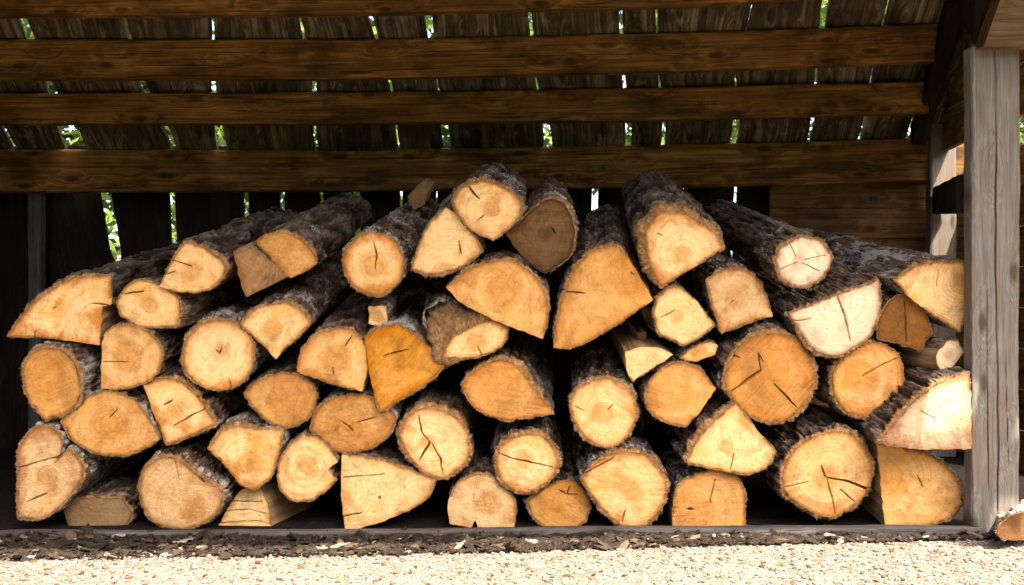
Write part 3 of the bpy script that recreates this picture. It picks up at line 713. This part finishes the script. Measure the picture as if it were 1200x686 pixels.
        if nm == 'bark' and ext is not None:
            ev, m_ = ext; n0 = len(v); k_ = np.arange(m_); v = np.concatenate([v, ev])
            fs.append(np.concatenate([np.stack([n0 + k_, n0 + m_ + k_, n0 + 2 * m_ + k_], 1), np.stack([n0 + m_ + k_, n0 + 3 * m_ + k_, n0 + 2 * m_ + k_], 1), np.stack([n0 + 3 * m_ + k_, n0 + k_, n0 + 2 * m_ + k_], 1)]))
            eg = np.stack([ev[:, 0], ev[:, 1] - Y0, ev[:, 2]], 1); at = {'grain': np.concatenate([at['grain'], eg]), 'rim': np.concatenate([at['rim'], np.full(4 * m_, 0.8)]), 'height': np.concatenate([at['height'], r.random(4 * m_)])}
        mesh_obj(nm, v, fs, mt, root, at, base)
    # frayed flakes of bark along the sawn rim
    ext = None; bi = np.where(barky & np.roll(barky, -3) & np.roll(barky, 3))[0]
    if len(bi) > 12:
        nf_ = int(len(bi) * 0.16); ch = r.choice(bi, nf_); wdt = r.integers(1, 4, nf_); ch2 = (ch + wdt) % N
        outer = rows[nrim]; rimr = rows[nrim - 1]
        ln = r.uniform(0.0015, 0.0065, nf_) ** 1.0 * np.where(r.random(nf_) < 0.12, 2.0, 1.0); fw = r.uniform(-0.004, 0.006, nf_)
        mid_ = (rimr[ch] + rimr[ch2]) / 2; sl_ = r.normal(0, 0.5, nf_)[:, None]
        tip = mid_ + np.stack([nrm[ch, 0], 0 * fw, nrm[ch, 1]], 1) * ln[:, None] + (rimr[ch2] - rimr[ch]) * sl_; tip[:, 1] -= fw
        ext = (np.concatenate([rimr[ch], rimr[ch2], tip, outer[ch] * 0.5 + outer[ch2] * 0.5]), nf_)
    sub(bq, 'bark', M['bark'], True if bq.any() else False)
    sub(~bq, 'split_side', M['split'], not bq.any())
    return root
# outlines in photo pixels: x,y[,bark thickness]
log('big half log with a stepped right edge at the far left of the top course',
    '10.5,394,4 21,377,5 45,351,6 77,330,6 101,324,5 130,323.5,2 131,357 120,360 117,405 98,402 40,395,1', heart=.42, pith=(112,372), vp=(640,150), L=1.0, cracks='40,398,42,388,1;108,356,128,358,1.6;62,363,66,360,1.3')
log('dark barked log on top of the pile, just right of the stepped half log',
    '185,337 196,318,2 210,293,3 218.5,284,6 241,292,7 257,304,7 264,314,6 259,328,3 241,341,2 213,343,1', heart=.45, vp=(640,110), L=.95, dy=-.02, cracks='203,305,225,312,1.6;197,321,205,318,1')
log('small pale log with a rounded left end lying right under the dark barked log',
    '137,353,1 150,334,2 164,328,2 185,335,2 206,346,4 211.5,363,5 208,381,4 189,383,2 161,381.5,2 140,369,1', heart=.35, bright=.95, vp=(900,250), L=.55, cracks='144,345,168,341,1.6')
log('orange squarish log with a straight left side, beneath the small pale round ended log',
    '120.6,395 131,382.6,1 154,381,2 175,391,4 189,409,4 189,426,3 182,440,2 164,451,2 140,456,1 119,455', heart=.6, bright=.92, cracks='121,424,150,424,.9')
log('round orange log with thick bark below the stepped half log at the far left',
    '27,433,6 35,416,6 52,409,6 73,412,7 89,428,8 94,447,8 92,468,6 77,484,4 54,492,4 38,476,5 29,455,6', heart=.85, bright=.9, pith=(56,440))
log('lens shaped orange log with pointed ends, second from the left in the third course',
    '70,495.5,2 86,478,2 107.5,463,2 133,460,2 154,467,2 170,483,1 188,515 168,526,2 143,534,3 111,530,3 86,517,2', heart=.75, bright=.88, pith=(128,498), cracks='128,490,138,480,1')
log('quarter log with thick grey bark along its right side and two short slanting cracks',
    '167,451 193.5,444,7 215,449,9 233,467,9 253,497,6 222,512,4 193.5,522,3 181,487', heart=.4, bright=1.0, cracks='192,475,202,469,1.5;204,499,240,479,1.2;216,452,224,460,1')
log('heart shaped log with a deep notch in its top, far left at the bottom',
    '23,608,2 21.5,558,5 23,526,5 36,506,5 54,499,4 68,510,3 72,526,1 65,541 81,528,5 95,544,7 95,562,5 81,583,2 54,607,2', heart=.40, bright=.76, sat=.96, pith=(56,556), cracks='33,588,55,578,1.4;23,548,72,534,.9', dy=-.03)  # dim face tone puts the lower left's shade into the colour
log('low greyish log in shade on the ground beside the heart shaped log',
    '76,598,1 86,587,2 104,583,4 143,585,4 154,598,3 150.5,612,2 136,623,2 97,626,2 81,616,1', face='cut_grey', heart=.8, bright=.75, sat=1.08, pith=(95,606), dy=.03, vp=(620,300))  # greyish brown, dimmed so the colour also carries the shade
log('round log with a ragged step at its upper right, on the ground near the left',
    '163,573,5 168.5,551,5 186,538.5,6 204,537,8 222,549,10 244,566,9 258,570,6 262,583,5 254.5,601,4 233,616,3 204,620,3 179,612,4 167,594,5', heart=.50, bright=.80, sat=.97, pith=(226,596), cracks='205,541,210,563,1.1;222,549,240,566,1.8')  # brightness lowered here too, standing in for shade
log('round pale log with a small curled mark at its pith, left half',
    '215,416,5 220,396,6 236,381,7 257,376,6 280,383,3 294,399,2 297,416,2 293,436,2 280,451,2 256,457,2 232,449,2 219,434,4', heart=.35, pith=(258,412), bright=.97, cracks='252,410,258,415,259,407,1.6;268,443,272,456,1')
log('shield shaped log with silvery bark, right above the round log with the curled pith',
    '281.5,380.5,3 295.5,365,4 320,356,5 342.7,357,6 356.6,366.6,6 362,379,5 351,393,2 334,408.5,1 323.4,422.5 306,403,1', heart=.35, vp=(640,100), L=.95, pith=(322,385))
log('orange half log on top, its left part hidden by a weathered grey piece',
    '301,284,2 313,275,4 334,274,5 355,284,6 370.6,302,5 367,312,1 341,326 327,316', heart=.7, bright=.92, vp=(640,90), L=.95, dy=.0)
log('weathered grey brown split piece leaning against the left of an orange half log',
    '274.5,295 288.5,287 302.5,295 328.7,316 335.7,326 288.5,349 283,337', face='cut_dark', heart=.4, bright=1.25, vp=(640,110), L=.6, dy=-.02, pith=(330,260), name='split_log')
log('round log with one upright crack, on the top course left of centre',
    '403,305,6 410,288,6 422,277,4 437,273,3 455,278,2 468,291,2 473,309,1 468,328,3 455,341,4 439,346,5 419,338,5 407,324,6', heart=.5, pith=(438,312), vp=(700,90), L=.85, cracks='437,283,441,300,440,315,1.8', dy=-.02)
log('tiny pale block wedged beneath the round log with the upright crack',
    '432,359.6 453,358,1 454.5,377 442,383 432,379', heart=.2, L=.3, dy=.05, name='split_log', rays=0)
log('orange log with a flat right side, left of the deep orange wedge',
    '348,436 351,417,2 365,396,4 390,386,5 414,386,4 425,400 430,428 425,459 409,456,1 380.5,447,2', heart=.62, bright=.95, dy=-.01, cracks='390,431,391,440,1;404,405,412,395,1.2', vp=(640,110))
log('deep orange wedge pointing down, near the middle of the left half',
    '426.6,396 439,386,2 467,380.5,2 488,396 527,427 495,452,4 445,481.6,3 436,449 431,423.6', heart=1.0, bright=.92, sat=1.05, dy=.0, pith=(455,405), cracks='450,417,478,410,1.2')
log('knotty log with a torn grey brown front, sawn pale only at lower right',
    '529,397,66 543,389,50 560,381,22 578,376.5,4 596,386,1 589,404,2 571,414,3 550,419.5,3 519,418,22', heart=.4, dy=-.02, vp=(560,140), rough=1.2, rays=1)
log('lens shaped orange log with silvery right shoulder, above the log with one level crack',
    '541,450.5,3 554,436,4 575,425,6 593,423.6,10 608,432.5,13 625.6,456,11 649,484.5,2 611,490,3 593,491.7,3 568,484.5,3 550,470,3', heart=.85, bright=.97, pith=(585,452), vp=(640,200))
log('round log with a branching forked crack and silvery bark, low left of centre',
    '468,509.6,7 477,490,8 496.6,479,10 521.7,484,11 541,497,9 548.6,513,6 548.6,535,6 536,551,6 518,560,5 496.6,552.6,5 478.7,535,6', heart=.3, pith=(504,518), cracks='490,489,493,505,504,519,1.9;504,519,490,541,2.4;506,520,516,538,519,556,1.9')
log('round log with one long level crack and silvery bark, low in the middle',
    '583,531,6 593,517,8 611,509.6,10 633,511,11 649,526,8 653.6,542,6 647,560,5 629,574,5 608,577.7,5 590,565,6 582.6,549,6', heart=.35, pith=(613,540), cracks='584,530,598,537,625,543,647,548,1.9')
log('pale half round block on the ground with a nick in its bottom edge',
    '525,592 532.4,570.5,1 554,557,2 572,557,2 593,570.5,2 604,592,2 602,621 560,620 557,610 552,618 527,613.5', heart=.48, bright=.83, sat=.96, pith=(572,590), dy=.01)
log('dark orange round log on the ground under the log with the level crack',
    '620,588.5,7 629,578,5 651,567,2 668.6,565,1 686.5,578,1 694,595.6,1 683,613.5,2 665,620.7,2 643.5,619,3 625.6,606,5', heart=.95, bright=.82, pith=(664,580), dy=.03, cracks='664,580,655,574,1.4;664,580,668,571,1.4;664,580,676,580,1.2')
log('large orange half log standing tall in the middle of the top course',
    '647.6,409 652,376,5 662,341,6 676,313,6 694,295,5 715,288,4 729,292,2 739,306 765.5,351 729,376,2 694,397,2 669,409,1', heart=.85, bright=1.0, pith=(738,322), vp=(700,70), L=.8, cracks='664,343,685,344,1.8;738,318,742,322,1')
log('pale log crowning the pile with ragged bark on its upper edge',
    '531,236,5 543,220,8 564,213,9 589,220,7 606,232,5 611.6,243,6 603,262,2 578,282,1 554,271,1 540,255,2', heart=.4, dy=-.03, vp=(640,130), L=.75, pith=(575,245), cracks='549,219,556,228,562,233,2.2;560,258,568,252,1')
log('dark brown old log behind the right side of the log that crowns the pile',
    '592,274 610,259,3 627,243,4 645,234,6 660.6,239,6 671,260,6 673,285,5 662,306,3 638,321.6,1 613,302', face='cut_dark', heart=.3, bright=.6, dy=.04, vp=(640,120), pith=(640,275), cracks='646,266,652,274,1')
log('pale three cornered log leaning below left of the log that crowns the pile',
    '482,316,3 491,288,2 505,260,2 522.5,243.6 540,255 557.4,278,1 563.7,295,3 540,313,6 505,321,7', heart=.25, bright=1.0, vp=(600,130), L=.7, pith=(530,330), cracks='538,283,540,298,1')
log('broad half round log with an orange oval heart, beneath the dark brown log',
    '522.4,337 547,318,5 575,307.6,6 599,306.6,6 624,321.6,6 641,348,4 641,376,2 636,397 585,377.5 540,355', heart=.7, pith=(590,340), dy=-.035, vp=(620,130))
log('pale half log with very thick rough bark, right of the tall orange half log',
    '756,270,19 773.4,249,15 798,249,14 822,263,13 840,275,11 848.6,291,3 812,313.6 775,334.6,4 761,308,17', heart=.3, pith=(800,300), vp=(680,60), L=.85, dy=-.02, cracks='770,274,776,276,1')
log('round sunny white log sloping back on the top course with fine radial checks',
    '908,305,5 917,289,6 938,277,6 948,280,5 959,282,6 972.7,298,5 971,312,5 959,329,5 938,336,6 917,326,6', heart=.12, bright=1.02, sat=.72, pith=(938,306), vp=(560,110), L=.95, dy=-.06, cracks='934,307,914,316,.5;933,301,926,287,.45;942,309,960,317,.5;943,304,966,299,.4')
log('small pale three sided log under the half log with very thick rough bark',
    '766,368,3 772,347,4 789,334.6,4 805,343,1 820.6,359 838,382,2 819,396,3 801,404.5,3 773.4,392,4', heart=.25, bright=1.02, pith=(795,375), cracks='774,372,790,364,1.2')
log('smooth tan log with a slanting flat bottom, below left of the sunny white log',
    '827.6,329,2 840,319,3 861,315,4 882,322,3 896,340,2 906,371 875,380,2 845,390.5,1 834.6,361,2', heart=.5, bright=.86, sat=.95, pith=(862,350), rays=1)
log('tiny pale wedge resting on the small smooth log with an orange heart',
    '733,412.5 751.7,407 773,409 789,416 766,432,1 741,446.6,1 734,436', heart=.25, L=.5, name='split_log', rays=0, pith=(750,460))
log('tiny lens shaped chunk under the small pale three sided log',
    '795.4,420,1 812.6,407,1 834,401,1 842,405 837.7,416 812.6,424', heart=.4, L=.4, dy=.015, name='split_log', rays=0)
log('small smooth log with orange heart and flat lower right side, beside the biggest round log',
    '757,464.5,3 762,446.6,3 777,432,3 798,426,3 820,434,3 839.5,455.5 823,479 803.7,499.6,1 777,493,3 762,480.6,3', heart=.75, pith=(790,460))
log('biggest dark orange round log with a long slanting crack, right half of the stack',
    '849,450,7 855.6,421.5,7 874,400,8 905,391,8 935,400,6 950,421,7 954.5,446.6,9 945,472,9 927,489.6,7 902,495,4 877,486,3 859,468,4', heart=.95, bright=.9, pith=(898,433), dy=-.02, cracks='857,458,878,444,892,434,3;908,450,920,463,934,477,1.9;858,416,866,419,1;895,425,888,414,892,434,1.2')
log('sunny half log with a flat grey barked top and one upright crack',
    '926,368,4 970,350,5 1027.6,328.7,5 1031,350,4 1027.6,375,4 1012,399,5 980,417,6 956,410,8 938.5,389,8', heart=.12, bright=1.0, sat=.76, pith=(985,350), vp=(560,140), L=.9, dy=-.04, cracks='981,347,990,370,997,400,2.2;930,377,950,374,.8')
log('pale quarter log with dark furrowed bark on top, touching the right post',
    '1050,329,2 1075,312,5 1110,307.7,5 1131,307,3 1131,368 1125.5,390.5,2 1096,371,1 1068,350', heart=.35, bright=1.05, pith=(1128,330), vp=(430,150), L=1.0, cracks='1100,316,1098,335,1')
log('dark rusty brown log under the quarter log that touches the right post',
    '1028.7,396,3 1031,371,3 1047,350,3 1064,345,2 1082,361,2 1092,389,2 1078,411.5,2 1054,403,2', face='cut_dark', heart=.95, bright=1.5, sat=1.1, dy=.02, pith=(1060,378), cracks='1060,352,1062,400,1.2')
log('little squared stub with a sunny end, below the dark rusty brown log',
    '1096,417 1110,399,1 1124,399,2 1130,413 1110,438 1099,431', heart=.2, bright=1.05, sat=.85, vp=(300,330), L=.4, dy=-.02, name='split_log', rays=0)
log('round orange log with one slanting crack, right of the biggest round log',
    '975,446.6,7 982,425,6 1004,407,4 1025.5,402,2 1050.5,414,3 1059.5,436,3 1057.7,461,3 1043,479,3 1022,489.6,6 997,484,8 980.6,468,8', heart=.7, pith=(1010,440), bright=1.0, cracks='1010,441,1030,430,1052,420,1.5')
log('wedge with a glaring patch of sunlight against the foot of the right post',
    '1031,518,5 1050.5,493,9 1079,464.5,9 1108,445,5 1136,436,2 1138,464.5 1138,526 1079,527 1043,522,1', heart=.25, bright=.64, sat=.84, pith=(1130,500), dy=-.105, cracks='1080,482,1096,490,.9')
log('half round orange log at the bottom right corner, under the sunlit wedge',
    '1029,521 1054,525.5 1086,533,3 1108,547,5 1124,568.5,6 1127.6,590,5 1108,608,4 1079,616,3 1036,618 1032.6,568.5', heart=.7, pith=(1040,560), cracks='1075,557,1082,572,1')
log('big round log on the ground with a three armed crack at its heart',
    '917,561,7 921.5,540,7 939.4,518,7 964.5,507,7 989.6,507,8 1011,522,7 1022,543,6 1020,568.5,6 1007.5,590,7 982.4,606,6 961,606,6 939.4,593.5,7 923,579,8', heart=.5, pith=(968,560), dy=-.01, cracks='968,560,962,546,1.6;969,561,988,563,1024,577,2.8;969,562,976,585,980,604,1.6;920,571,948,564,1.4;985,574,1003,589,1')
log('pale wedge with thick bark on its left, pointing right above the squared block',
    '805.4,541.6,5 807,536,10 816,518,13 834,497,12 863,472,4 884,500 909,529,1 898.6,545,3 877,555,3 834,549,2', heart=.3, pith=(850,520), dy=-.03, vp=(600,240), cracks='856,550,860,532,1.2')
log('squared block with a rounded top, on the ground beneath a pale pointed wedge',
    '787.5,618.6 789,586,1 794.7,568.5,2 812.6,558,1 838,550.5,1 863,558,3 872,575.6,4 873.5,601,4 873.5,619 830.5,623', heart=.8, bright=.92, pith=(815,600), cracks='838,562,832,590,1.2;805,596,812,597,2.6')
log('big pale log on the ground with a round orange heart and pointed left side',
    '680,561,2 698,543,5 723,531,8 744.5,531,9 762,540,8 778.6,558,7 780,579,6 769.6,604,6 748,619,4 726.6,615,5 701.5,592,6', heart=.42, pith=(738,573), dy=-.01, cracks='733,598,729,612,1.6;684,556,720,536,1.4')
log('round pale log sitting on the pointed log with the round orange heart',
    '668.6,481,5 674,459,5 694,447,5 715,445,5 737,457.6,5 746,481,5 740,502,5 726,518.6,4 708,524,5 683,509.6,6', heart=.35, pith=(707,485), vp=(690,160), L=.8, cracks='713,480,718,474,1.2;674,477,684,482,1')
log('long smooth wedge on the ground with a tiny dark knot dot',
    '401,534 423.5,534.7,2 459,543.6,2 511,563,1 506,578,1 488,594,1 445,612 404.5,623 400,574', heart=.25, bright=.93, sat=1.02, pith=(390,575), cracks='444,583,446,584,3;403,605,424,601,1;402,560,450,556,.6', rays=0)
log('smooth rounded log with a notch in its right side like an open mouth',
    '325,552.6,1 332,531,2 353.6,509.6,2 373,515,2 387.7,527.5,1 396.6,541 384,551 395,561.6,1 380.5,576,2 362.6,585.6,2 341,585,2 328.6,572,2', heart=.4, bright=.97, dy=.0, pith=(358,548))
log('oval orange brown log with a star crack, above the open mouth notch',
    '362.6,504,3 371.6,481,3 391,466.6,3 423.5,462,2 452,474,1 465,488,1 459,506,2 438,524,2 409,532,2 380.5,524,3', heart=.8, bright=.84, pith=(408,500), dy=.02, cracks='408,500,400,494,1.5;408,500,414,506,1.5;418,495,440,489,1.5')
log('oval brown tipped log with a pointed left end, under the shield shaped log',
    '285.6,461,3 302,447,3 330,438,3 352,440,3 368,452,2 370,470,2 359,491.7,2 337.5,501.7,3 316,495,3 298,479,3', heart=.8, bright=.84, pith=(338,468), dy=.02)
log('shield shaped pale log with a small ring mark, resting on the stepped split piece',
    '243.6,526,2 258.7,506,6 276.6,500.6,7 301.7,503,6 332,504,3 326.8,531,1 319.6,556,1 301.7,573.4,1 283.8,568.7,1 267.6,549,1', heart=.4, pith=(288,545), dy=-.01)
log('split piece with stepped curved grain, on the ground under the ring marked log',
    '251.5,624 266,596 284,574 305,570.5 314,592 319.6,624', heart=.25, bright=.9, sat=1.02, pith=(285,520), vp=(900,330), L=.28, dy=.03, name='split_log', cracks='262,600,290,597,313,602,1;270,588,308,588,.9;256,613,300,610,318,614,1', rays=0)
log('small dark square ended stick poking up behind the pile left of its top',
    '477,231 488,222 500,228 498,240 485,246', face='cut_dark', heart=.8, bright=1.6, dy=.35, L=.4, name='split_log', rays=0)
log('slim orange stick end standing in the gap above the tiny pale wedge',
    '747,390 757,389 759,404 749,407', face='cut_dark', heart=.9, bright=1.8, dy=.12, L=.3, name='split_log', rays=0)
log('half sunlit chunk of log lying outside the foot of the right post',
    '1166,622,1 1174,612,1 1188,604,2 1206,600,2 1222,606,2 1224,622,2 1202,632,1 1174,631,1', face='cut_dark', heart=.95, bright=.8, dy=-.22, vp=(1150,430), L=.2, pith=(1200,618), tilt=(.5, .1), group=None)
for i, (lb, pt, kw) in enumerate(LOGS): build_log(i, lb, pt, **kw)
